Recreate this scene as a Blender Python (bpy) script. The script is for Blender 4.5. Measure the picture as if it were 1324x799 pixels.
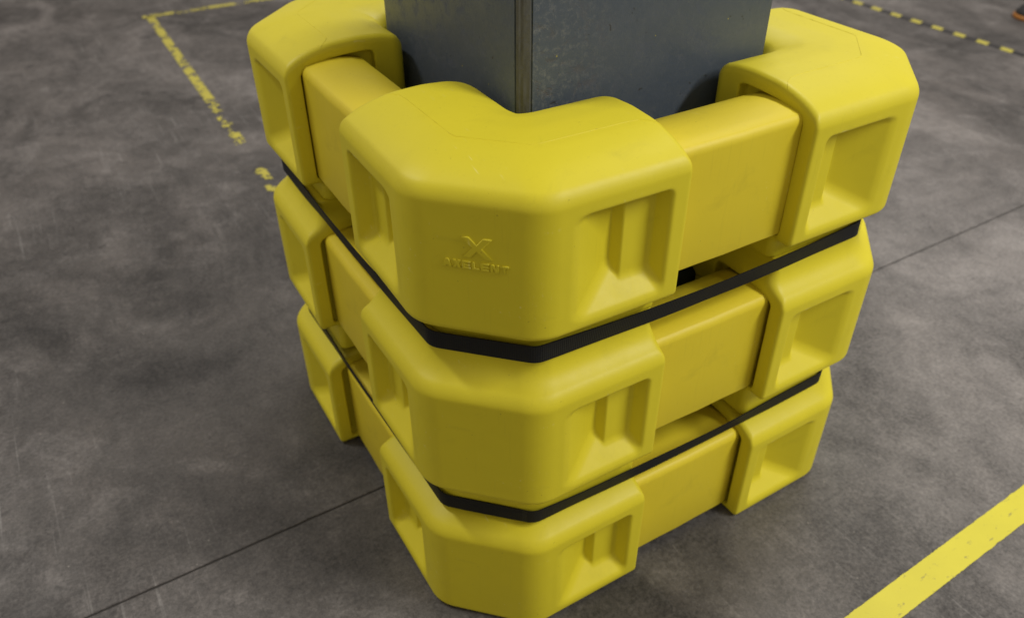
import bpy, bmesh, math, random
import numpy as np
from mathutils import Vector, Matrix, noise

random.seed(7)
for o in list(bpy.data.objects): bpy.data.objects.remove(o)
scn = bpy.context.scene
col = scn.collection

# ------------------------------------------------------------------ camera
FLOOR = -0.066
cam_d = bpy.data.cameras.new('camera'); cam = bpy.data.objects.new('camera', cam_d); col.objects.link(cam)
CP = Vector((-0.24196, -0.51488, 0.91309)); YAW, PITCH, ROLL, FL = 1.03908, -0.63811, -0.00664, 1.04557
f = Vector((math.cos(PITCH)*math.cos(YAW), math.cos(PITCH)*math.sin(YAW), math.sin(PITCH)))
rt = f.cross(Vector((0, 0, 1))).normalized(); up = rt.cross(f)
rt2 = math.cos(ROLL)*rt + math.sin(ROLL)*up; up2 = -math.sin(ROLL)*rt + math.cos(ROLL)*up
M = Matrix((rt2, up2, -f)).transposed().to_4x4(); M.translation = CP
cam.matrix_world = M
cam_d.sensor_width = 36; cam_d.lens = 36*FL*1000/1324
cam_d.clip_start = 0.02; cam_d.clip_end = 60
cam_d.dof.use_dof = True; cam_d.dof.focus_distance = 0.83; cam_d.dof.aperture_fstop = 5.0
scn.camera = cam

# ------------------------------------------------------------------ world, lamps, exposure
w = bpy.data.worlds.new('World'); scn.world = w; w.use_nodes = True
bg = w.node_tree.nodes['Background']; bg.inputs[0].default_value = (1.0, 0.89, 0.80, 1); bg.inputs[1].default_value = 0.39
scn.view_settings.view_transform = 'Standard'; scn.view_settings.look = 'None'
scn.view_settings.exposure = 0.0; scn.view_settings.gamma = 1.0

def lamp(name, loc, size, size_y, power, color=(1, 0.985, 0.95), target=(0.3, 0.3, 0.2), roll=0):
    d = bpy.data.lights.new(name, 'AREA'); d.shape = 'RECTANGLE'; d.size = size; d.size_y = size_y
    d.energy = power; d.color = color
    o = bpy.data.objects.new(name, d); col.objects.link(o); o.location = loc
    o.rotation_euler = (0, 0, roll)     # high-bay fittings hang level and shine straight down
    return o
# long rows of ceiling fittings
lamp('ceiling_lamp', (2.0, -2.1, 2.8), 0.35, 1.8, 116)
lamp('ceiling_lamp', (2.3, 1.7, 3.5), 0.35, 2.4, 72)
lamp('ceiling_lamp', (-1.35, 1.8, 3.4), 0.25, 1.1, 48)

# ------------------------------------------------------------------ helpers
def tag(o, label=None, cat=None, group=None, kind=None):
    if label: o['label'] = label
    if cat: o['category'] = cat
    if group: o['group'] = group
    if kind: o['kind'] = kind
    return o
def link(name, me, mat=None, parent=None):
    o = bpy.data.objects.new(name, me); col.objects.link(o)
    if mat and not me.materials: me.materials.append(mat)
    if parent: o.parent = parent
    return o
def mesh(name, verts, faces, smooth=False):
    me = bpy.data.meshes.new(name); me.from_pydata([tuple(v) for v in verts], [], faces); me.update()
    if smooth: me.polygons.foreach_set('use_smooth', [True]*len(me.polygons))
    return me

class NT:
    def __init__(s, name):
        s.m = bpy.data.materials.new(name); s.m.use_nodes = True; s.t = s.m.node_tree
        s.b = s.t.nodes['Principled BSDF']
        s.tc = s.t.nodes.new('ShaderNodeTexCoord')
    def n(s, typ, **kw):
        x = s.t.nodes.new(typ)
        for k, v in kw.items():
            if k in x.inputs.keys() and not hasattr(x, k): x.inputs[k].default_value = v
            elif hasattr(x, k): setattr(x, k, v)
            else: x.inputs[k].default_value = v
        return x
    def l(s, a, b): s.t.links.new(a, b)
    def coord(s, kind='Object', scale=(1, 1, 1), rot=(0, 0, 0), loc=(0, 0, 0)):
        mp = s.n('ShaderNodeMapping'); mp.inputs['Scale'].default_value = scale
        mp.inputs['Rotation'].default_value = rot; mp.inputs['Location'].default_value = loc
        s.l(s.tc.outputs[kind], mp.inputs[0]); return mp.outputs[0]
    def noise(s, vec, scale, detail=4, rough=0.55, dist=0.0):
        x = s.n('ShaderNodeTexNoise'); x.inputs['Scale'].default_value = scale
        x.inputs['Detail'].default_value = detail; x.inputs['Roughness'].default_value = rough
        x.inputs['Distortion'].default_value = dist
        s.l(vec, x.inputs['Vector']); return x.outputs['Fac']
    def ramp(s, fac, stops):
        r = s.n('ShaderNodeValToRGB'); e = r.color_ramp.elements
        while len(e) < len(stops): e.new(0.5)
        for q, (p, c) in zip(e, stops):
            q.position = p; q.color = (c, c, c, 1) if isinstance(c, (int, float)) else (*c, 1)
        s.l(fac, r.inputs[0]); return r.outputs[0]
    def mix(s, fac, a, b, mode='MIX'):
        x = s.n('ShaderNodeMix'); x.data_type = 'RGBA'; x.blend_type = mode
        for inp, v in ((x.inputs[0], fac), (x.inputs[6], a), (x.inputs[7], b)):
            if hasattr(v, 'links') or hasattr(v, 'is_linked'): s.l(v, inp)
            elif isinstance(v, (int, float)): inp.default_value = v if inp == x.inputs[0] else (v, v, v, 1)
            else: inp.default_value = (*v, 1)
        return x.outputs[2]
    def math(s, op, a, b=0.0, c=None):
        x = s.n('ShaderNodeMath'); x.operation = op
        for i, v in enumerate((a, b, c)):
            if v is None: continue
            if isinstance(v, (int, float)): x.inputs[i].default_value = v
            else: s.l(v, x.inputs[i])
        return x.outputs[0]
    def bump(s, h, strength, dist, prev=None):
        x = s.n('ShaderNodeBump'); x.inputs['Strength'].default_value = strength; x.inputs['Distance'].default_value = dist
        s.l(h, x.inputs['Height'])
        if prev: s.l(prev, x.inputs['Normal'])
        return x.outputs[0]

def plastic(name, base, seed):
    t = NT(name); v = t.coord('Object', loc=(seed, seed*1.7, 0))
    big = t.noise(v, 9, 3, .6); fine = t.noise(v, 900, 2, .5); mid = t.noise(v, 60, 4, .6)
    smudge = t.ramp(t.noise(v, 22, 5, .65, .6), [(.58, 0.0), (.80, 1.0)])
    c = t.mix(big, tuple(x*.94 for x in base), tuple(min(1, x*1.05) for x in base))
    c = t.mix(t.math('MULTIPLY', smudge, .30), c, (base[0]*.62, base[1]*.62, base[2]*.9))
    # fine vertical drag marks and tiny specks of dirt
    sv = t.coord('Object', scale=(1, 1, .06))
    drag = t.ramp(t.noise(sv, 260, 2, .5), [(.62, 0.0), (.72, 1.0)])
    c = t.mix(t.math('MULTIPLY', drag, .07), c, (base[0]*.5, base[1]*.5, base[2]))
    rub = t.ramp(t.noise(t.coord('Object', scale=(1, .12, .5), rot=(.4, .3, .9)), 330, 2, .5), [(.66, 0.0), (.70, 1.0)])
    rm_ = t.ramp(t.noise(t.coord('Object', loc=(seed, 2, 5)), 16, 3, .6), [(.55, 0.0), (.66, 1.0)])
    c = t.mix(t.math('MULTIPLY', t.math('MULTIPLY', rub, rm_), .35), c, (.86, .82, .35))
    speck = t.ramp(t.noise(v, 230, 1, .5), [(.79, 0.0), (.82, 1.0)])
    c = t.mix(t.math('MULTIPLY', speck, .35), c, (.12, .09, .02))
    t.l(c, t.b.inputs['Base Color'])
    r = t.math('MULTIPLY_ADD', mid, .12, .42); t.l(r, t.b.inputs['Roughness'])
    t.b.inputs['Specular IOR Level'].default_value = .36
    t.b.inputs['Subsurface Weight'].default_value = 0.0
    nb = t.bump(fine, .12, .0006); nb = t.bump(big, .35, .004, nb)
    t.l(nb, t.b.inputs['Normal'])
    return t.m
M_yel = plastic('yellow_plastic', (0.72, 0.625, 0.026), 3.1)
M_con = plastic('warm_yellow_plastic', (0.75, 0.61, 0.030), 8.4)

# webbing
t = NT('black_webbing'); 
uvm = t.coord('UV')
wv = t.n('ShaderNodeTexWave'); wv.wave_type = 'BANDS'; wv.bands_direction = 'X'; wv.inputs['Scale'].default_value = 130; wv.inputs['Distortion'].default_value = .3
t.l(uvm, wv.inputs['Vector'])
wv2 = t.n('ShaderNodeTexWave'); wv2.bands_direction = 'Y'; wv2.inputs['Scale'].default_value = 95; t.l(uvm, wv2.inputs['Vector'])
h = t.math('ADD', wv.outputs['Fac'], t.math('MULTIPLY', wv2.outputs['Fac'], .3))
t.l(t.mix(h, (.0045, .0052, .0068), (.0095, .0105, .0135)), t.b.inputs['Base Color'])
t.b.inputs['Specular IOR Level'].default_value = .3; t.b.inputs['Roughness'].default_value = .6; t.l(t.bump(h, .6, .00025), t.b.inputs['Normal'])
M_web = t.m

# painted steel
t = NT('grey_painted_steel'); v = t.coord('Object')
c = t.mix(t.noise(v, 3.5, 4, .6), (.060, .078, .104), (.083, .103, .131))
c = t.mix(t.math('MULTIPLY', t.ramp(t.noise(v, 11, 6, .7, .8), [(.50, 0.), (.68, 1.)]), .25), c, (.110, .124, .138))
sx = t.n('ShaderNodeSeparateXYZ'); t.l(t.tc.outputs['Object'], sx.inputs[0])
edge = t.ramp(sx.outputs[0], [(.186, 0.0), (.189, 1.0), (.30, 0.0)])                 # scraped paint near the near corner
lowz = t.ramp(sx.outputs[2], [(.56, 1.0), (.74, .35)])
rust = t.ramp(t.noise(v, 42, 7, .75, .5), [(.52, 0.), (.62, 1.)])
rm = t.math('MULTIPLY', rust, t.math('MULTIPLY', t.math('MULTIPLY_ADD', edge, .9, .10), lowz))
c = t.mix(t.math('MULTIPLY', rm, .75), c, (.125, .085, .050))
scuff = t.ramp(t.noise(v, 120, 6, .8, .3), [(.50, 0.), (.62, 1.)])
c = t.mix(t.math('MULTIPLY', scuff, t.math('MULTIPLY_ADD', edge, .5, .10)), c, (.19, .20, .20))
ydot = t.ramp(t.noise(v, 150, 1, .5), [(.80, 0.), (.825, 1.)])
c = t.mix(t.math('MULTIPLY', ydot, .8), c, (.40, .36, .03))
ddot = t.ramp(t.noise(t.coord('Object', loc=(4, 2, 1)), 110, 2, .6), [(.70, 0.), (.74, 1.)])
c = t.mix(t.math('MULTIPLY', ddot, .7), c, (.03, .028, .026))
t.l(c, t.b.inputs['Base Color'])
t.l(t.math('MULTIPLY_ADD', rust, .25, .40), t.b.inputs['Roughness'])
nb = t.bump(t.noise(v, 260, 4, .6), .25, .001); nb = t.bump(rm, .5, -.0012, nb); nb = t.bump(t.noise(v, 14, 3, .5), .3, .004, nb)
t.l(nb, t.b.inputs['Normal']); M_steel = t.m

t = NT('weld_edge_steel'); v = t.coord('Object', scale=(1, 1, .18)); v2 = t.coord('Object')
c = t.mix(t.noise(v, 160, 4, .6), (.055, .058, .056), (.12, .122, .115))
c = t.mix(t.ramp(t.noise(v2, 130, 6, .75), [(.62, 0.), (.70, 1.)]), c, (.085, .058, .034))
c = t.mix(t.ramp(t.noise(v2, 60, 3, .6), [(.68, 0.), (.72, 1.)]), c, (.20, .18, .03))
t.l(c, t.b.inputs['Base Color']); t.b.inputs['Roughness'].default_value = .6
t.l(t.bump(t.noise(v2, 300, 4, .6), .5, .001), t.b.inputs['Normal']); M_weld = t.m

# concrete
t = NT('worn_concrete'); v = t.coord('Object')
st = t.coord('Object', scale=(1.0, .45, 1), rot=(0, 0, .5))
c = t.mix(t.ramp(t.noise(v, 1.3, 5, .6, .4), [(.36, 0.), (.62, 1.)]), (.072, .063, .057), (.128, .116, .108))
cl = t.ramp(t.noise(st, 4.6, 7, .66, .9), [(.46, 0.), (.57, 1.)])
c = t.mix(t.math('MULTIPLY', cl, .60), c, (.048, .043, .039))
cl2 = t.ramp(t.noise(t.coord('Object', loc=(7, 3, 0)), 9, 7, .7, 1.0), [(.49, 0.), (.62, 1.)])
c = t.mix(t.math('MULTIPLY', cl2, .50), c, (.170, .157, .149))
mot = t.noise(v, 38, 6, .75, .3)
c = t.mix(t.math('MULTIPLY', t.ramp(mot, [(.44, 0.), (.62, 1.)]), .5), c, (.060, .055, .052))
m3 = t.ramp(t.noise(t.coord('Object', scale=(1, .7, 1), rot=(0, 0, .9), loc=(3, 8, 0)), 17, 8, .78, .7), [(.50, 0.), (.585, 1.)])
c = t.mix(t.math('MULTIPLY', m3, .42), c, (.050, .045, .042))
m4 = t.ramp(t.noise(t.coord('Object', loc=(5, 1, 0)), 150, 4, .75), [(.53, 0.), (.66, 1.)])
c = t.mix(t.math('MULTIPLY', m4, .40), c, (.040, .036, .034))
m5 = t.ramp(t.noise(t.coord('Object', loc=(1, 6, 0)), 95, 5, .75), [(.56, 0.), (.68, 1.)])
c = t.mix(t.math('MULTIPLY', m5, .30), c, (.22, .205, .195))
# oily drips
vo = t.n('ShaderNodeTexVoronoi'); vo.inputs['Scale'].default_value = 5.5; vo.inputs['Randomness'].default_value = 1
wob = t.n('ShaderNodeVectorMath'); wob.operation = 'MULTIPLY_ADD'
nc = t.n('ShaderNodeTexNoise'); nc.inputs['Scale'].default_value = 16; t.l(v, nc.inputs['Vector'])
t.l(nc.outputs['Color'], wob.inputs[0]); wob.inputs[1].default_value = (.06, .06, 0); t.l(v, wob.inputs[2])
t.l(wob.outputs[0], vo.inputs['Vector'])
sp = t.ramp(vo.outputs['Distance'], [(.055, 1.0), (.125, 0.0)])
pick = t.n('ShaderNodeSeparateColor'); t.l(vo.outputs['Color'], pick.inputs[0])
sp = t.math('MULTIPLY', sp, t.math('GREATER_THAN', pick.outputs[0], .55))
c = t.mix(t.math('MULTIPLY', sp, .75), c, (.030, .027, .026))
vo2 = t.n('ShaderNodeTexVoronoi'); vo2.inputs['Scale'].default_value = 26; t.l(wob.outputs[0], vo2.inputs['Vector'])
pk2 = t.n('ShaderNodeSeparateColor'); t.l(vo2.outputs['Color'], pk2.inputs[0])
sp2 = t.math('MULTIPLY', t.ramp(vo2.outputs['Distance'], [(.06, 1.), (.17, 0.)]), t.math('GREATER_THAN', pk2.outputs[1], .55))
c = t.mix(t.math('MULTIPLY', sp2, .8), c, (.030, .027, .025))
# light grit
vo3 = t.n('ShaderNodeTexVoronoi'); vo3.inputs['Scale'].default_value = 34; t.l(v, vo3.inputs['Vector'])
pk3 = t.n('ShaderNodeSeparateColor'); t.l(vo3.outputs['Color'], pk3.inputs[0])
g3 = t.math('MULTIPLY', t.ramp(vo3.outputs['Distance'], [(.035, 1.), (.06, 0.)]), t.math('GREATER_THAN', pk3.outputs[2], .86))
c = t.mix(t.math('MULTIPLY', g3, .7), c, (.36, .33, .29))
# scratches in a few directions
for k, (rz, s0) in enumerate(((.35, 55), (-.55, 70), (1.3, 60))):
    sv = t.coord('Object', scale=(1, .03, 1), rot=(0, 0, rz), loc=(k*3.3, k, 0))
    sc = t.ramp(t.noise(sv, s0*1.8, 3, .55), [(.615, 0.), (.66, 1.)])
    msk = t.ramp(t.noise(t.coord('Object', loc=(k*5, 1, 0)), 2.6, 3, .6), [(.48, 0.), (.62, 1.)])
    c = t.mix(t.math('MULTIPLY', t.math('MULTIPLY', sc, msk), .60), c, (.045, .041, .038) if k != 1 else (.22, .21, .20))
# grime trodden in and base shadow painted in round the foot of the guard, paler traffic-polished area beyond it
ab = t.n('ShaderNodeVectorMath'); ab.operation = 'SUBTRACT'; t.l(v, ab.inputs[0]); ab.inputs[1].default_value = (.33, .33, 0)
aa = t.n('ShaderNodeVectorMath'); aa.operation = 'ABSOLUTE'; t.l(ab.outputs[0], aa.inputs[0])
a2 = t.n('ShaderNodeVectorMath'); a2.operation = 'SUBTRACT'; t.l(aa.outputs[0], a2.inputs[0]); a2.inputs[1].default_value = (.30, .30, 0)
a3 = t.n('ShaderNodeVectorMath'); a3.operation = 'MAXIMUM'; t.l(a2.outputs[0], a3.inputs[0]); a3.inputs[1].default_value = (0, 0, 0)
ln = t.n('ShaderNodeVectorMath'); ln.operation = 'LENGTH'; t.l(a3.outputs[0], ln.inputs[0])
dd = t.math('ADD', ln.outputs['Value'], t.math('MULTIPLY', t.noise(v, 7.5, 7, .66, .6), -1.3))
gr_shade = t.ramp(t.math('ADD', dd, 1.15), [(.44, 1.0), (.70, 0.0)])
c = t.mix(t.math('MULTIPLY', gr_shade, .86), c, (.040, .036, .033))
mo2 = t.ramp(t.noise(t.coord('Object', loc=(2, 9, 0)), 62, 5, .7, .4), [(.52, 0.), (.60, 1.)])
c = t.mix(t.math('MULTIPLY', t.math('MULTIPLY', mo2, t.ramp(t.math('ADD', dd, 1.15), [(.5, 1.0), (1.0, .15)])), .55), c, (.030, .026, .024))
pd = t.n('ShaderNodeVectorMath'); pd.operation = 'DISTANCE'; t.l(v, pd.inputs[0]); pd.inputs[1].default_value = (1.25, .12, 0)
pl = t.ramp(t.math('ADD', pd.outputs['Value'], t.math('MULTIPLY', t.noise(v, 3.6, 5, .6), -.6)), [(.0, 1.0), (.75, 0.0)])
c = t.mix(t.math('MULTIPLY', pl, .50), c, (.215, .200, .190))
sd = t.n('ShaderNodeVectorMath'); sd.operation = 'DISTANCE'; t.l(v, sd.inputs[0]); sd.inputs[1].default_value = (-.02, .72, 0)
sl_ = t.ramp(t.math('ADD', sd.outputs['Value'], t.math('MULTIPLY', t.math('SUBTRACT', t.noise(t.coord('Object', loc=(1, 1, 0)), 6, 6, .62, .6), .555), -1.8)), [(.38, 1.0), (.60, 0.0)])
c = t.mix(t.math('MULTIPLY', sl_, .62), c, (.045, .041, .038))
# hairline cracks
cv = t.n('ShaderNodeTexVoronoi'); cv.feature = 'DISTANCE_TO_EDGE'; cv.inputs['Scale'].default_value = 1.15
wb2 = t.n('ShaderNodeVectorMath'); wb2.operation = 'MULTIPLY_ADD'
nc2 = t.n('ShaderNodeTexNoise'); nc2.inputs['Scale'].default_value = 7; nc2.inputs['Detail'].default_value = 6; t.l(v, nc2.inputs['Vector'])
t.l(nc2.outputs['Color'], wb2.inputs[0]); wb2.inputs[1].default_value = (.16, .16, 0); t.l(v, wb2.inputs[2]); t.l(wb2.outputs[0], cv.inputs['Vector'])
cd = t.n('ShaderNodeVectorMath'); cd.operation = 'DISTANCE'; t.l(v, cd.inputs[0]); cd.inputs[1].default_value = (-.33, .52, 0)
sx2 = t.n('ShaderNodeSeparateXYZ'); t.l(t.tc.outputs['Object'], sx2.inputs[0])
crack = t.math('MULTIPLY', t.math('LESS_THAN', sx2.outputs[0], -.05), t.math('MULTIPLY', t.ramp(cv.outputs['Distance'], [(.0008, 1.), (.0022, 0.)]), t.ramp(cd.outputs['Value'], [(.12, 1.), (.17, 0.)])))
c = t.mix(t.math('MULTIPLY', crack, .6), c, (.035, .032, .03))
fg = t.noise(v, 420, 3, .7)
c = t.mix(t.math('MULTIPLY', t.ramp(fg, [(.35, 0.), (.75, 1.)]), .22), c, (.22, .21, .20))
def dev(n_, k): return t.math('MULTIPLY', t.math('SUBTRACT', n_, .5), k)
gA = t.noise(t.coord('Object', scale=(1, .75, 1), rot=(0, 0, .7), loc=(11.3, 4.1, 0)), 3.1, 7, .60, .9)
gB = t.noise(t.coord('Object', loc=(3, 17, 0)), 11, 8, .72, .9)
gC = t.noise(t.coord('Object', scale=(1, .6, 1), rot=(0, 0, -.5), loc=(1, 7, 0)), 46, 7, .75, .4)
gD = t.noise(t.coord('Object', loc=(9, 2, 0)), 170, 5, .7)
gain = t.math('ADD', t.math('ADD', dev(gA, 2.7), dev(gB, 1.0)), t.math('ADD', dev(gC, .9), dev(gD, 2.0)))
gain = t.math('MINIMUM', t.math('MAXIMUM', t.math('ADD', gain, .97), .38), 1.9)
gv = t.n('ShaderNodeCombineXYZ')
for q in range(3): t.l(gain, gv.inputs[q])
c = t.mix(1.0, c, gv.outputs[0], 'MULTIPLY')
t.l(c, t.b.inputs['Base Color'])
t.l(t.math('ADD', t.math('MULTIPLY_ADD', gA, -.9, .92), t.math('MULTIPLY', mot, .18)), t.b.inputs['Roughness'])
t.b.inputs['Specular IOR Level'].default_value = .45
nb = t.bump(fg, .18, .0008); nb = t.bump(mot, .2, .0025, nb); nb = t.bump(crack, .5, -.002, nb)
t.l(nb, t.b.inputs['Normal']); M_conc = t.m

t = NT('joint_sealant'); t.b.inputs['Base Color'].default_value = (.040, .036, .033, 1); t.b.inputs['Roughness'].default_value = .8
M_joint = t.m

def paint(name, base, wear_lo, wear_hi, scale=1.0):
    t = NT(name); v = t.coord('Object'); 
    c = t.mix(t.noise(v, 14*scale, 4, .6), tuple(x*.86 for x in base), base)
    dirt = t.ramp(t.noise(t.coord('Object', scale=(.5, 1, 1), rot=(0, 0, .9)), 85*scale, 6, .75), [(wear_lo, 0.), (wear_hi, 1.)])
    c = t.mix(t.math('MULTIPLY', dirt, .6), c, (.17, .15, .08))
    sc = t.ramp(t.noise(t.coord('Object', scale=(1, .05, 1), rot=(0, 0, -.8)), 90, 3, .5), [(.64, 0.), (.69, 1.)])
    c = t.mix(t.math('MULTIPLY', sc, .0), c, (.15, .13, .06))
    t.l(c, t.b.inputs['Base Color']); t.b.inputs['Roughness'].default_value = .5
    t.l(t.bump(t.noise(v, 300, 3, .6), .2, .0008), t.b.inputs['Normal'])
    return t.m
M_line = paint('yellow_floor_paint', (.70, .63, .045), .595, .66)
M_old = paint('old_yellow_floor_paint', (.50, .44, .06), .56, .70)
M_tb = paint('black_floor_tape', (.018, .018, .019), .75, .9)

# ------------------------------------------------------------------ floor: two slabs with a real joint
floor = bpy.data.objects.new('floor', None); col.objects.link(floor); floor.location = (0, 0, FLOOR); tag(floor, kind='structure')
JX0, JX1 = -6.0, 12.0
def jy(x): return .325 + .0105*x            # the joint runs a touch off the column's axis
G = .0017
xs = [JX0 + (JX1-JX0)*i/240 for i in range(241)]
def jit(x, s): return .0009*noise.noise(Vector((x*35, s*7.1, 0))) + .0009*max(0, noise.noise(Vector((x*120, s*3.1, 0))))*s
xs = sorted(set([-6 + i*.5 for i in range(11)] + [-.8 + i*.008 for i in range(340)] + [2 + i*.5 for i in range(21)]))
for s, far in ((-1, -6.0), (1, 14.0)):
    vs = []; fs = []
    for x in xs:
        e = jy(x) + s*G + jit(x, s)
        vs += [(x, far, 0), (x, e + s*.0015, 0), (x, e, -.0008), (x, e, -.02)]
    for i in range(len(xs)-1):
        a = i*4; b = a+4
        for k in range(3):
            q = (a+k, b+k, b+k+1, a+k+1)
            fs.append(q if s > 0 else q[::-1])
    me = mesh('concrete_slab', vs, fs)
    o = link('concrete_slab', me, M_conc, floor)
vs = []; fs = []
for x in xs: vs += [(x, jy(x)-.006, -.0022), (x, jy(x)+.006, -.0022)]
for i in range(len(xs)-1): fs.append((2*i, 2*i+2, 2*i+3, 2*i+1))
link('joint_sealant', mesh('joint_sealant', vs, fs), M_joint, floor)

# ------------------------------------------------------------------ floor markings
def stripe_mesh(name, p0, p1, width, step=.006, amp=.0014, seed=0, lift=.0009):
    p0 = Vector(p0); p1 = Vector(p1); d = (p1-p0); L = d.length; d.normalize(); n = Vector((-d.y, d.x))
    k = int(L/step); vs = []; fs = []
    for i in range(k+1):
        p = p0 + d*(L*i/k)
        for s in (-1, 1):
            j = amp*noise.noise(Vector((i*step*60, s*5+seed, 0))) + amp*.7*noise.noise(Vector((i*step*260, s*5+seed, 3)))
            q = p + n*s*(width/2 + j); vs.append((q.x, q.y, lift))
    for i in range(k): fs.append((2*i, 2*i+2, 2*i+3, 2*i+1))
    # close to a thin film
    m = len(vs); vs += [(x, y, .0002) for x, y, z in vs]
    for i in range(k): fs.append((2*i, m+2*i, m+2*i+2, 2*i+2)); fs.append((2*i+1, 2*i+3, m+2*i+3, m+2*i+1))
    return mesh(name, vs, fs)
o = link('floor_line', stripe_mesh('floor_line', (-.4, -.2545), (2.4, -.154), .0415, step=.004, amp=.0009), M_line)
o.location = (0, 0, FLOOR); tag(o, 'bright yellow line painted across the floor in front of the right side', 'floor marking')

def chips(name, p0, p1, width, keep, cell=.0055, seed=0):
    p0 = Vector(p0); p1 = Vector(p1); d = (p1-p0); L = d.length; d.normalize(); n = Vector((-d.y, d.x))
    nu = int(L/cell); nv = max(2, int(width/cell)); vs = []; fs = []; idx = {}
    def vid(i, j):
        if (i, j) not in idx:
            q = p0 + d*(i*cell) + n*((j/nv-.5)*width)
            jx = noise.noise_vector(Vector((i*.9, j*.9, seed)))*cell*.45
            idx[(i, j)] = len(vs); vs.append((q.x+jx.x, q.y+jx.y, .0009))
        return idx[(i, j)]
    for i in range(nu):
        for j in range(nv):
            u = (i+.5)/nu; c = Vector((i*cell*1.0, j*width/nv*1.0, seed))
            val = .6*noise.noise(c*22) + .45*noise.noise(c*70) + .25*noise.noise(c*150)
            if val + keep(u, (j+.5)/nv) > 0: fs.append((vid(i, j), vid(i+1, j), vid(i+1, j+1), vid(i, j+1)))
    par = list(range(len(vs)))
    def find(a):
        while par[a] != a: par[a] = par[par[a]]; a = par[a]
        return a
    for f_ in fs:
        for a in f_[1:]: par[find(a)] = find(f_[0])
    comp = {}
    for f_ in fs: comp.setdefault(find(f_[0]), []).append(f_)
    out = sorted(comp.values(), key=len, reverse=True)
    def sub(fl, nm):
        used = sorted({a for f_ in fl for a in f_}); mp = {a: k for k, a in enumerate(used)}
        return mesh(nm, [vs[a] for a in used], [tuple(mp[a] for a in f_) for f_ in fl])
    o = link(name, sub(out[0], name), M_old)
    for fl in out[1:280]: link('paint_flake', sub(fl, 'paint_flake'), M_old, o)
    return o
def kp(u, v):
    k = .20 - abs(v-.5)*.30
    if u > .45: k -= (u-.45)*.6
    if .80 < u < .88: k -= .9
    if u > .88: k += .12
    return k
o = chips('worn_line', (.188, 3.05), (.168, 1.30), .031, kp, seed=2)
o.location = (0, 0, FLOOR); tag(o, 'chipped yellow line running towards the bumpers and breaking up into flakes', 'floor marking', )
o = chips('faded_line', (.16, 3.055), (2.2, 3.02), .036, lambda u, v: .24-abs(v-.5)*.35, seed=9)
o.location = (0, 0, FLOOR); tag(o, 'faded yellow line at the far left, meeting the chipped one at a corner', 'floor marking')

tape = link('hazard_tape', stripe_mesh('hazard_tape', (2.735, 2.6), (2.69, -.2), .034, step=.02, amp=.0004, lift=.0007), M_tb)
tape.location = (0, 0, FLOOR); tag(tape, 'black and yellow striped hazard tape on the floor at the far right', 'floor tape')
me = mesh('stripe', [(-.0165, -.026, .0012), (.0165, -.016, .0012), (.0165, .030, .0012), (-.0165, .018, .0012)], [(0, 1, 2, 3)])
for i in range(29):
    y = 2.55 - i*.0945; x = 2.735 - (2.6-y)*.0161
    s = link('stripe', me, M_old, tape); s.location = (x, y, 0)

# ------------------------------------------------------------------ column
cm = bpy.data.objects.new('steel_column', None); col.objects.link(cm); cm.location = (0, 0, FLOOR)
tag(cm, 'grey painted steel column with rusty scuffed corner, ringed by the yellow bumpers', 'column')
C0, C1, CT = .175, .525, 3.2
def plate(name, x0, x1, y0, y1, bev=.0015, mat=M_steel):
    bm = bmesh.new(); bmesh.ops.create_cube(bm, size=1)
    for v_ in bm.verts: v_.co = Vector((x0+(v_.co.x+.5)*(x1-x0), y0+(v_.co.y+.5)*(y1-y0), (v_.co.z+.5)*CT))
    bmesh.ops.bevel(bm, geom=[e for e in bm.edges if abs(e.verts[0].co.z-e.verts[1].co.z) > .5], offset=bev, segments=2, affect='EDGES')
    me = bpy.data.meshes.new(name); bm.to_mesh(me); bm.free(); return link(name, me, mat, cm)
T = .010
# object coords of the plates share the column base so the wear sits where the photo shows it
plate('steel_plate', C0+.0138, C1, C0, C0+T)                # right-hand face
plate('steel_plate', C0, C0+T, C0+.0092, C1)                # left-hand face
plate('steel_plate', C1-T, C1, C0+T+.0005, C1-T-.0005)
plate('steel_plate', C0+T+.0005, C1, C1-T, C1)
# the corner itself: a ground-down weld closing the notch between the two plates
vs = []; fs = []; nz = 700
PR = [(.0014, .0100), (.0007, .0084), (.0026, .0066), (.0044, .0058), (.0064, .0036), (.0092, .0022), (.0124, .0007), (.0146, .0016)]
for i in range(nz+1):
    z = CT*i/nz
    for k, (px, py) in enumerate(PR):
        e = .0005*noise.noise(Vector((k*1.3, z*30, 0))) + .0003*noise.noise(Vector((k*2.1, z*130, 2)))
        vs.append((C0+px+e, C0+py+e, z))
n = len(PR)
for i in range(nz):
    for k in range(n-1): fs.append((i*n+k, (i+1)*n+k, (i+1)*n+k+1, i*n+k+1))
me = mesh('weld_seam', vs, fs); me.flip_normals(); link('weld_seam', me, M_weld, cm)

# ------------------------------------------------------------------ corner bumper (signed distance field -> surface nets)
Lg, Cc, Dp, S, ZT = .2635, .0946, .163, .70, .150
PITCH_Z, Z0 = .2363, -.0548          # height of tier, world height of the lowest face bottom
AX = np.array([-.01, 0, .017, .035, .06, .098, .13, .152, .175])
AZ = np.array([.139, .149, .1592, .1655, .171, .1725, .170, .163, .148])
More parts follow.
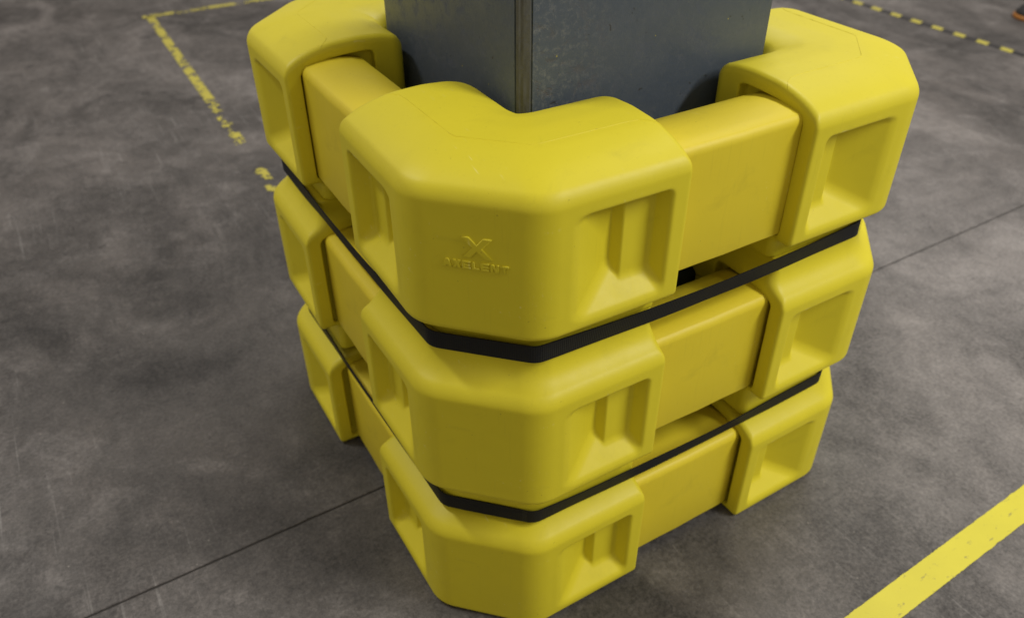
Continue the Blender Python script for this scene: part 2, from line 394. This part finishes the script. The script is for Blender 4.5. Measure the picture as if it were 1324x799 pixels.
# smooth the arch a little
_x = np.linspace(-.01, .175, 186); _z = np.interp(_x, AX, AZ)
for _ in range(3): _z = np.convolve(np.pad(_z, 5, 'edge'), np.ones(11)/11, 'valid')
def arch(d): return np.interp(d, _x, _z)
def rint(a, b, r):
    return np.minimum(np.maximum(a, b), -r) + np.sqrt(np.maximum(a+r, 0)**2 + np.maximum(b+r, 0)**2)
R2 = math.sqrt(2)
def smax(a, b, k):
    h = np.maximum(k-np.abs(a-b), 0)/k
    return np.maximum(a, b) + h*h*k*.25
def field(x, y, z, tongue=None, neck=None):
    a = np.maximum(x, y); b = np.minimum(x, y)
    outer = smax(smax(-x, -y, .002), (Cc-x-y)/R2, .015)
    inner = -smax(-(x-Dp), -(y-Dp), .03)         # L shape with a soft inside corner: min(x,y) < Dp
    inner = np.minimum(x, y) - Dp - np.maximum(.03-np.abs(x-y), 0)**2/.03*.25
    end = np.maximum(x, y) - Lg
    top = (z - arch(-outer))*.88
    side = rint(rint(outer, end, .0055), inner, .004)
    inend = rint(inner, end, .022)
    body = rint(rint(outer, end, .0055), inend, .002)
    body = rint(body, top, .0095)
    core = rint(rint(outer+.0268, end+.004, .010), inner, .006)
    body = rint(body, -(z+.0085), .0075) if tongue is not None else rint(body, -(z+.0108), .009)
    if tongue is not None:                       # foot that drops into the groove below
        ftr = rint(core, np.maximum(tongue, arch(-outer)-.2358)-z, .0015)
        ftr = np.maximum(ftr, z-.03)
        k = .009; h = np.maximum(k-np.abs(body-ftr), 0)/k
        body = np.minimum(body, ftr) - h*h*k*.25
    if neck is not None:                         # neck that rises to meet it
        nk = rint(core, z-neck, .0015); nk = np.maximum(nk, .12-z)
        k = .018; h = np.maximum(k-np.abs(body-nk), 0)/k
        body = np.minimum(body, nk) - h*h*k*.25
    # hand-hold pocket in each leg's outer face
    left = (.131 + b*1.75) - a; right = a - (.2415 - b*.36)
    left = left*.52
    bot = ((.0060 + b*1.0) - z)*.71; tp = z - (.1250 - b*.10)
    blk = np.clip(np.minimum((a-.1915)/.0075, (.2370-a)/.0035), 0, 1)
    back = b - (.0325 - blk*.0120)
    pk = rint(rint(left, right, .008), rint(bot, tp, .008), .008)
    pk = rint(pk, back, .004)
    body = rint(body, -pk, .0035)
    # sleeve that takes the connector
    sl = rint(np.maximum(.0203-b, b-.118), np.maximum(z-(arch(b)-.0180), -.0012-z), .007)
    sl = rint(sl, .2485-a, .004)
    sl = np.where(a < .12, 1, sl)
    body = rint(body, -sl, .0016)
    return body
def nets(fn, lo, hi, h):
    lo = np.array(lo); n = np.ceil((np.array(hi)-lo)/h).astype(int)+1
    ax = [lo[i]+h*np.arange(n[i]) for i in range(3)]
    X, Y, Z = np.meshgrid(*ax, indexing='ij', sparse=False)
    F = fn(X.astype(np.float64), Y, Z)
    ins = F < 0
    c = [ins[i:n[0]-1+i, j:n[1]-1+j, k:n[2]-1+k] for i in (0, 1) for j in (0, 1) for k in (0, 1)]
    cnt = sum(q.astype(np.int8) for q in c); act = (cnt > 0) & (cnt < 8)
    cid = -np.ones(act.shape, int); I = np.argwhere(act); cid[act] = np.arange(len(I))
    acc = np.zeros((len(I), 3)); num = np.zeros(len(I))
    i0, j0, k0 = I.T
    corners = [(i, j, k) for i in (0, 1) for j in (0, 1) for k in (0, 1)]
    fv = {q: F[i0+q[0], j0+q[1], k0+q[2]] for q in corners}
    for a in corners:
        for d in range(3):
            if a[d]: continue
            b = list(a); b[d] = 1; b = tuple(b)
            fa, fb = fv[a], fv[b]; m = (fa < 0) != (fb < 0)
            tt = np.where(m, fa/np.where(m, fa-fb, 1), 0)
            p = np.repeat(np.array(a, float)[None], len(I), 0); p[:, d] += tt
            acc[m] += p[m]; num[m] += 1
    V = lo + h*(I + acc/num[:, None])
    for _ in range(3):
        e = 4e-4; f0 = fn(V[:, 0], V[:, 1], V[:, 2])
        g = np.stack([fn(V[:, 0]+e*(i == 0), V[:, 1]+e*(i == 1), V[:, 2]+e*(i == 2))-fn(V[:, 0]-e*(i == 0), V[:, 1]-e*(i == 1), V[:, 2]-e*(i == 2)) for i in range(3)], 1)/(2*e)
        stp = f0[:, None]*g/np.maximum((g*g).sum(1), .2)[:, None]
        sl = np.linalg.norm(stp, axis=1); stp *= np.minimum(1, .5*h/np.maximum(sl, 1e-9))[:, None]
        V = V - .8*stp
    Q = []
    for d in range(3):
        o1, o2 = [(1, 2), (2, 0), (0, 1)][d]
        s0 = [slice(None)]*3; s1 = [slice(None)]*3; s0[d] = slice(0, -1); s1[d] = slice(1, None)
        E = np.argwhere(ins[tuple(s0)] != ins[tuple(s1)])
        E = E[(E[:, o1] > 0) & (E[:, o2] > 0) & (E[:, o1] < n[o1]-1) & (E[:, o2] < n[o2]-1)]
        def cc(u, v):
            q = E.copy(); q[:, o1] -= u; q[:, o2] -= v; return cid[q[:, 0], q[:, 1], q[:, 2]]
        quad = np.stack([cc(1, 1), cc(0, 1), cc(0, 0), cc(1, 0)], 1)
        fl = ~ins[tuple(s0)][E[:, 0], E[:, 1], E[:, 2]]
        quad[fl] = quad[fl][:, ::-1]; Q.append(quad)
    return V, np.concatenate(Q)
def sdf_mesh(name, tongue, neck):
    fn = lambda x, y, z: field(x, y, z, tongue, neck)
    V, Q = nets(fn, (-.006, -.006, (tongue or -.0108) - .006), (.2695, .2695, (neck or .174) + .006), .0021)
    me = bpy.data.meshes.new(name)
    me.vertices.add(len(V)); me.vertices.foreach_set('co', V.ravel())
    me.loops.add(len(Q)*4); me.loops.foreach_set('vertex_index', Q.ravel().astype(np.int32))
    me.polygons.add(len(Q)); me.polygons.foreach_set('loop_start', np.arange(0, len(Q)*4, 4, dtype=np.int32))
    me.polygons.foreach_set('use_smooth', np.ones(len(Q), bool))
    me.update(calc_edges=True); me.validate()
    me.materials.append(M_yel)
    print('bumper mesh', name, len(V), len(Q))
    return me
me_top = sdf_mesh('corner_bumper_top', -.037, None)
me_mid = sdf_mesh('corner_bumper_middle', -.0575, .1985)
me_base = sdf_mesh('corner_bumper_base', None, None)

# raised mould seam following the crown
def seam_mesh():
    half = [(.2600, .0500), (.2560, .0550), (.2500, .0610), (.2420, .0655), (.230, .0672), (.2, .0675), (.16, .0680), (.130, .0684), (.1215, .0706)]
    pts = half + [(y, x) for x, y in half[::-1]]
    P = []
    for (x0, y0), (x1, y1) in zip(pts, pts[1:]):
        n = max(1, int(math.hypot(x1-x0, y1-y0)/.003))
        P += [(x0+(x1-x0)*i/n, y0+(y1-y0)*i/n) for i in range(n)]
    P.append(pts[-1]); P = np.array(P)
    z = np.full(len(P), .18)
    for _ in range(60): z -= np.maximum(field(P[:, 0], P[:, 1], z), 0)*.9
    vs = []; fs = []
    for i in range(len(P)):
        a = P[max(0, i-1)]; b = P[min(len(P)-1, i+1)]; d = Vector((*(b-a), 0)).normalized(); nn = Vector((-d.y, d.x, 0))
        hgt = .0003*(1+.8*noise.noise(Vector((P[i][0]*90, P[i][1]*90, 1))))
        c = Vector((P[i][0], P[i][1], z[i]))
        for u, k in ((-.0007, -.0004), (-.00025, hgt), (.00025, hgt), (.0007, -.0004)): vs.append(c + nn*u + Vector((0, 0, k)))
    for i in range(len(P)-1):
        for k in range(3): fs.append((4*i+k, 4*i+k+1, 4*i+k+5, 4*i+k+4))
    return mesh('mould_seam', vs, fs)
me_seam = seam_mesh()

# the fitted place of every corner: dx, dy (mm) and turn (degrees)
OFF = {(0, 'n'): (-2.7, -2.4, .2), (0, 'r'): (5.5, -1.0, 1.0), (0, 'l'): (-6.5, 6.5, -.2),
       (1, 'n'): (-2.2, -3.8, .2), (1, 'r'): (2.5, -2.5, .7), (1, 'l'): (-4.0, 3.5, -.8),
       (2, 'n'): (3.0, 2.0, -.9), (2, 'r'): (-2.9, 4.0, .3), (2, 'l'): (2.0, 3.0, .7),
       (0, 'f'): (0, 0, .3), (1, 'f'): (1, -1, -.3), (2, 'f'): (0, 1, .2)}
CORN = {'n': ((0, 0), 0, (.1, .1)), 'r': ((S, 0), 90, (.6, .1)), 'l': ((0, S), -90, (.1, .6)), 'f': ((S, S), 180, (.6, .6))}
TIER = ['bottom tier', 'middle tier', 'top tier']
WHERE = {'n': 'at the near corner of the column', 'r': 'at the right-hand corner of the column',
         'l': 'at the left-hand corner of the column', 'f': 'at the hidden far corner of the column'}
bump_objs = {}
for k in range(3):
    for c in 'nrlf':
        (cx, cy), rz, ctr = CORN[c]; dx, dy, da = OFF[(k, c)]; da = math.radians(da)
        vx, vy = cx-ctr[0], cy-ctr[1]
        loc = (ctr[0]+dx/1000+vx*math.cos(da)-vy*math.sin(da), ctr[1]+dy/1000+vx*math.sin(da)+vy*math.cos(da), Z0+k*PITCH_Z)
        o = link('corner_bumper', (me_base, me_mid, me_top)[k])
        o.location = loc; o.rotation_euler = (0, 0, math.radians(rz)+da)
        lab = 'yellow moulded corner bumper %s, %s' % (WHERE[c], TIER[k])
        if (k, c) == (2, 'n'): lab = 'yellow corner bumper with raised logo at the near corner of the column, top tier'
        tag(o, lab, 'bumper', 'corner bumpers stacked round the column')
        bump_objs[(k, c)] = o
        if k == 2: link('mould_seam', me_seam, M_yel, o)

# ------------------------------------------------------------------ embossed logo on the near top bumper
near = bump_objs[(2, 'n')]
def curve_to_mesh(cu, name):
    o = bpy.data.objects.new('tmp', cu); col.objects.link(o)
    dg = bpy.context.evaluated_depsgraph_get(); dg.update()
    me = bpy.data.meshes.new_from_object(o.evaluated_get(dg)); me.name = name
    bpy.data.objects.remove(o); return me
cu = bpy.data.curves.new('emblem', 'CURVE'); cu.dimensions = '2D'; cu.fill_mode = 'BOTH'
X = [(-.0145, .0108), (-.0076, .0108), (-.0002, .0030), (.0062, .0108), (.0145, .0108), (.0046, -.0002), (.0150, -.0112), (.0080, -.0112), (-.0002, -.0035), (-.0062, -.0108), (-.0142, -.0108), (-.0046, .0002)]
sp_ = cu.splines.new('POLY'); sp_.points.add(len(X)-1); sp_.use_cyclic_u = True
for p_, (x, y) in zip(sp_.points, X): p_.co = (x, y, 0, 1)
cu.extrude = .0009; cu.bevel_depth = .0005; cu.bevel_resolution = 0; cu.offset = -.0003
me_x = curve_to_mesh(cu, 'emblem')
# lettering drawn as filled polygons, one spline per letter outline
def glyph_curve():
    cu = bpy.data.curves.new('lettering', 'CURVE'); cu.dimensions = '2D'; cu.fill_mode = 'BOTH'
    Wd, Hh, s = .0079, .0082, .0018
    def bar(x0, y0, x1, y1): return [(x0, y0), (x1, y0), (x1, y1), (x0, y1)]
    def E_(): return [[(0, 0), (Wd, 0), (Wd, s), (s*1.2, s), (s*1.2, Hh/2-s/2), (Wd*.92, Hh/2-s/2), (Wd*.92, Hh/2+s/2), (s*1.2, Hh/2+s/2), (s*1.2, Hh-s), (Wd, Hh-s), (Wd, Hh), (0, Hh)]]
    def L_(): return [[(0, 0), (Wd*.9, 0), (Wd*.9, s), (s*1.2, s), (s*1.2, Hh), (0, Hh)]]
    def X_(): m = Wd/2; return [[(0, 0), (s*1.5, 0), (m, Hh/2-s*.8), (Wd-s*1.5, 0), (Wd, 0), (m+s*.9, Hh/2), (Wd, Hh), (Wd-s*1.5, Hh), (m, Hh/2+s*.8), (s*1.5, Hh), (0, Hh), (m-s*.9, Hh/2)]]
    def N_(): return [[(0, 0), (s*1.2, 0), (s*1.2, Hh-s*1.5), (Wd-s*1.6, 0), (Wd, 0), (Wd, Hh), (Wd-s*1.2, Hh), (Wd-s*1.2, s*1.5), (s*1.6, Hh), (0, Hh)]]
    def T_(): m = Wd/2; return [[(m-s*.6, 0), (m+s*.6, 0), (m+s*.6, Hh-s), (Wd, Hh-s), (Wd, Hh), (0, Hh), (0, Hh-s), (m-s*.6, Hh-s)]]
    def A_(): m = Wd/2; return [[(-.0004, 0), (s*1.2, 0), (s*1.2+.0009, s), (Wd-s*1.2-.0009, s), (Wd-s*1.2, 0), (Wd+.0004, 0), (m+s*.75, Hh), (m-s*.75, Hh)]]
    x = -.0333
    for g in (A_, X_, E_, L_, E_, N_, T_):
        for poly in g():
            q = cu.splines.new('POLY'); q.points.add(len(poly)-1); q.use_cyclic_u = True
            for p_, (a, b) in zip(q.points, poly): p_.co = (x+a, b, 0, 1)
        x += Wd + (.0017 if g is not L_ else .0006)
    cu.extrude = .0009; cu.bevel_depth = .0003; cu.bevel_resolution = 0; cu.offset = -.0001
    return cu
me_l = curve_to_mesh(glyph_curve(), 'lettering')
# chamfer plane frame: u along (1,-1), v up, n outward (-1,-1)
U = Vector((1, -1, 0)).normalized(); Vv = Vector((0, 0, 1)); N = Vector((-1, -1, 0)).normalized()
fr = Matrix((U, Vv, N)).transposed().to_4x4()
ctr = Vector((Cc/2, Cc/2, 0))
for me, nm, u, v_ in ((me_x, 'emblem', .0035, .0955), (me_l, 'lettering', .0028, .0715)):
    o = link(nm, me, M_yel, near)
    m4 = fr.copy(); m4.translation = ctr + U*u + Vv*v_ + N*.0002
    o.matrix_local = m4

# ------------------------------------------------------------------ connectors between the corners
def connector_mesh():
    a0, a1 = Lg-.011, S-Lg+.011                  # along the side
    def prof(ins):
        y0, y1, z0, r = .0212+ins, .104, .0015, .006
        pts = []
        def arc(cx, cy, r, t0, t1, n=6):
            for i in range(n+1):
                th = math.radians(t0+(t1-t0)*i/n); pts.append((cx+r*math.cos(th), cy+r*math.sin(th)))
        arc(y0+.003, z0+.003, .003, 270, 180, 3)
        pts.append((y0-.0003, .07)); pts.append((y0, .128))
        arc(y0+.012, .1385, .012, 180, 118, 8)
        pts.extend([(.040, .1512), (.055, .1526), (.070, .1526), (.084, .1508)])
        arc(y1-.010, .1380, .010, 60, 0, 5)
        arc(y1-.003, z0+.003, .003, 360, 270, 3)
        return pts
    st = [(a0, .0014), (Lg+.002, .0003), (Lg+.016, .0), (Lg+.05, 0), (.35, -.0008), (S-Lg-.05, 0), (S-Lg-.016, .0), (S-Lg-.002, .0003), (a1, .0014)]
    vs = []; fs = []
    for x, ins in st:
        pr = prof(ins); n = len(pr); vs += [(x, y, z) for y, z in pr]
    for i in range(len(st)-1):
        for j in range(n): fs.append((i*n+j, (i+1)*n+j, (i+1)*n+(j+1) % n, i*n+(j+1) % n))
    fs.append(tuple(range(n-1, -1, -1))[::-1]); fs.append(tuple(range((len(st)-1)*n, len(st)*n))[::-1])
    me = mesh('connector_bar', vs, fs, True)
    bm = bmesh.new(); bm.from_mesh(me); bmesh.ops.recalc_face_normals(bm, faces=bm.faces)
    bm.to_mesh(me); bm.free()
    me.polygons.foreach_set('use_smooth', [len(p.vertices) == 4 for p in me.polygons])
    return me
me_c = connector_mesh(); me_c.materials.append(M_con)
SIDE = {'right': ((0, 0), 0, 'between the near and right-hand corner bumpers'), 'left': ((0, S), -90, 'between the near and left-hand corner bumpers'),
        'farright': ((S, 0), 90, 'between the right-hand and far corner bumpers'), 'farleft': ((S, S), 180, 'between the left-hand and far corner bumpers')}
for k in range(3):
    for sd, ((cx, cy), rz, wh) in SIDE.items():
        o = link('connector_bar', me_c)
        ex = {('right', 0): (.0, -.001), ('right', 1): (0, -.0015), ('right', 2): (0, .002), ('left', 2): (.004, 0), ('left', 1): (-.002, 0)}.get((sd, k), (0, 0))
        o.location = (cx+ex[0], cy+ex[1], Z0+k*PITCH_Z); o.rotation_euler = (0, 0, math.radians(rz))
        tag(o, 'warm yellow plastic bar %s, %s' % (wh, TIER[k]), 'spacer bar', 'spacer bars between the corner bumpers')

# ------------------------------------------------------------------ straps in the grooves
def strap(corners, sag, hgt, seed, label):
    P = []; SP = []; rr = .010
    for j in range(8):
        p = Vector(corners[j]); a = Vector(corners[j-1]); b = Vector(corners[(j+1) % 8])
        da = (a-p).normalized(); db = (b-p).normalized()
        for s in range(7):
            tt = s/6; P.append((1-tt)**2*(p+da*rr) + 2*tt*(1-tt)*p + tt*tt*(p+db*rr)); SP.append(0)
        e0 = p+db*rr; nx = b - db*rr; n = int((nx-e0).length/.006)
        for s in range(1, n):
            v_ = e0 + (nx-e0)*s/n
            if j % 2 == 0: v_.z -= sag*math.sin(math.pi*s/n)
            P.append(v_); SP.append(min(1, 3*s/n, 3*(n-s)/n) if j % 2 == 0 else 0)
    vs = []; fs = []; n = len(P); uv = []; acc = 0
    th = .0008
    for j in range(n):
        a = P[j-1]; b = P[(j+1) % n]; d = (b-a).to_2d().normalized(); nn = Vector((d.y, -d.x))
        acc += (P[j]-P[j-1]).length if j else 0
        dz = P[j].z - P[0].z + .0010*noise.noise(Vector((P[j].x*6, P[j].y*6, seed)))
        lean = .0012*noise.noise(Vector((P[j].x*9, P[j].y*9, seed+4))) + .0018*SP[j]
        for (off, zz) in ((th, -hgt/2), (th, hgt/2), (-th, hgt/2), (-th, -hgt/2)):
            c = P[j].to_2d() + nn*(off + lean*zz/hgt*2)
            vs.append((c.x, c.y, zz+dz)); uv.append((acc, zz))
    for j in range(n):
        a = 4*j; b = 4*((j+1) % n)
        for k in range(4): fs.append((a+k, a+(k+1) % 4, b+(k+1) % 4, b+k))
    me = mesh('ratchet_strap', vs, fs)
    bm = bmesh.new(); bm.from_mesh(me); bmesh.ops.recalc_face_normals(bm, faces=bm.faces); bm.to_mesh(me); bm.free()
    ul = me.uv_layers.new(name='UVMap')
    for l in me.loops: ul.data[l.index].uv = uv[l.vertex_index]
    o = link('strap', me, M_web); o.location = (0, 0, P[0].z)
    tag(o, label, 'strap', 'black straps round the bumpers'); return o
i_ = .0212; q_ = Cc + .414*i_
strap([(q_, i_, .3810), (S-q_-.012, i_, .3835), (S-i_-.012, q_, .383), (S-i_, S-q_, .381), (S-q_, S-i_, .381), (q_, S-i_, .381), (i_-.0035, S-q_-.002, .379), (i_, q_, .3810)],
        .0075, .0212, 1, 'upper black webbing strap pulled round the groove below the top tier')
i_ = .0200; q_ = Cc + .414*i_
strap([(q_, i_, .1265), (S-q_-.004, i_, .1310), (S-i_-.004, q_, .131), (S-i_, S-q_, .127), (S-q_, S-i_, .125), (q_, S-i_, .123), (i_-.0045, S-q_-.002, .119), (i_, q_, .1265)],
      .0075, .0195, 5, 'lower black webbing strap pulled round the groove above the bottom tier')

# ------------------------------------------------------------------ black foot at the edge of the picture
ft = bpy.data.objects.new('stand_foot', None); col.objects.link(ft); ft.location = (3.13, 1.21, FLOOR)
tag(ft, 'black stand foot with orange lower edge at the far right beyond the hazard tape', 'stand foot')
t = NT('black_rubber'); t.b.inputs['Roughness'].default_value = .6
t.l(t.mix(t.noise(t.coord(), 40, 3), (.008, .008, .009), (.03, .03, .03)), t.b.inputs['Base Color']); M_blk = t.m
t = NT('orange_plastic'); t.b.inputs['Roughness'].default_value = .5
t.l(t.mix(t.noise(t.coord(), 30, 3), (.22, .08, .012), (.38, .15, .02)), t.b.inputs['Base Color']); M_or = t.m
def lathe(name, prof, mat, parent, seg=28, sx=1, sy=1):
    vs = []; fs = []
    for r, z in prof:
        for a in range(seg):
            th = 2*math.pi*a/seg; vs.append((r*sx*math.cos(th), r*sy*math.sin(th), z))
    for i in range(len(prof)-1):
        for a in range(seg): fs.append((i*seg+a, i*seg+(a+1) % seg, (i+1)*seg+(a+1) % seg, (i+1)*seg+a))
    fs.append(tuple(range(seg))[::-1]); fs.append(tuple(range((len(prof)-1)*seg, len(prof)*seg)))
    return link(name, mesh(name, vs, fs, True), mat, parent)
lathe('base_rim', [(.066, .0), (.069, .002), (.069, .012), (.064, .016)], M_or, ft)
lathe('foot_cone', [(.062, .0155), (.062, .024), (.050, .040), (.034, .055), (.028, .075), (.027, .10)], M_blk, ft)
lathe('post', [(.020, .099), (.020, .9)], M_blk, ft)
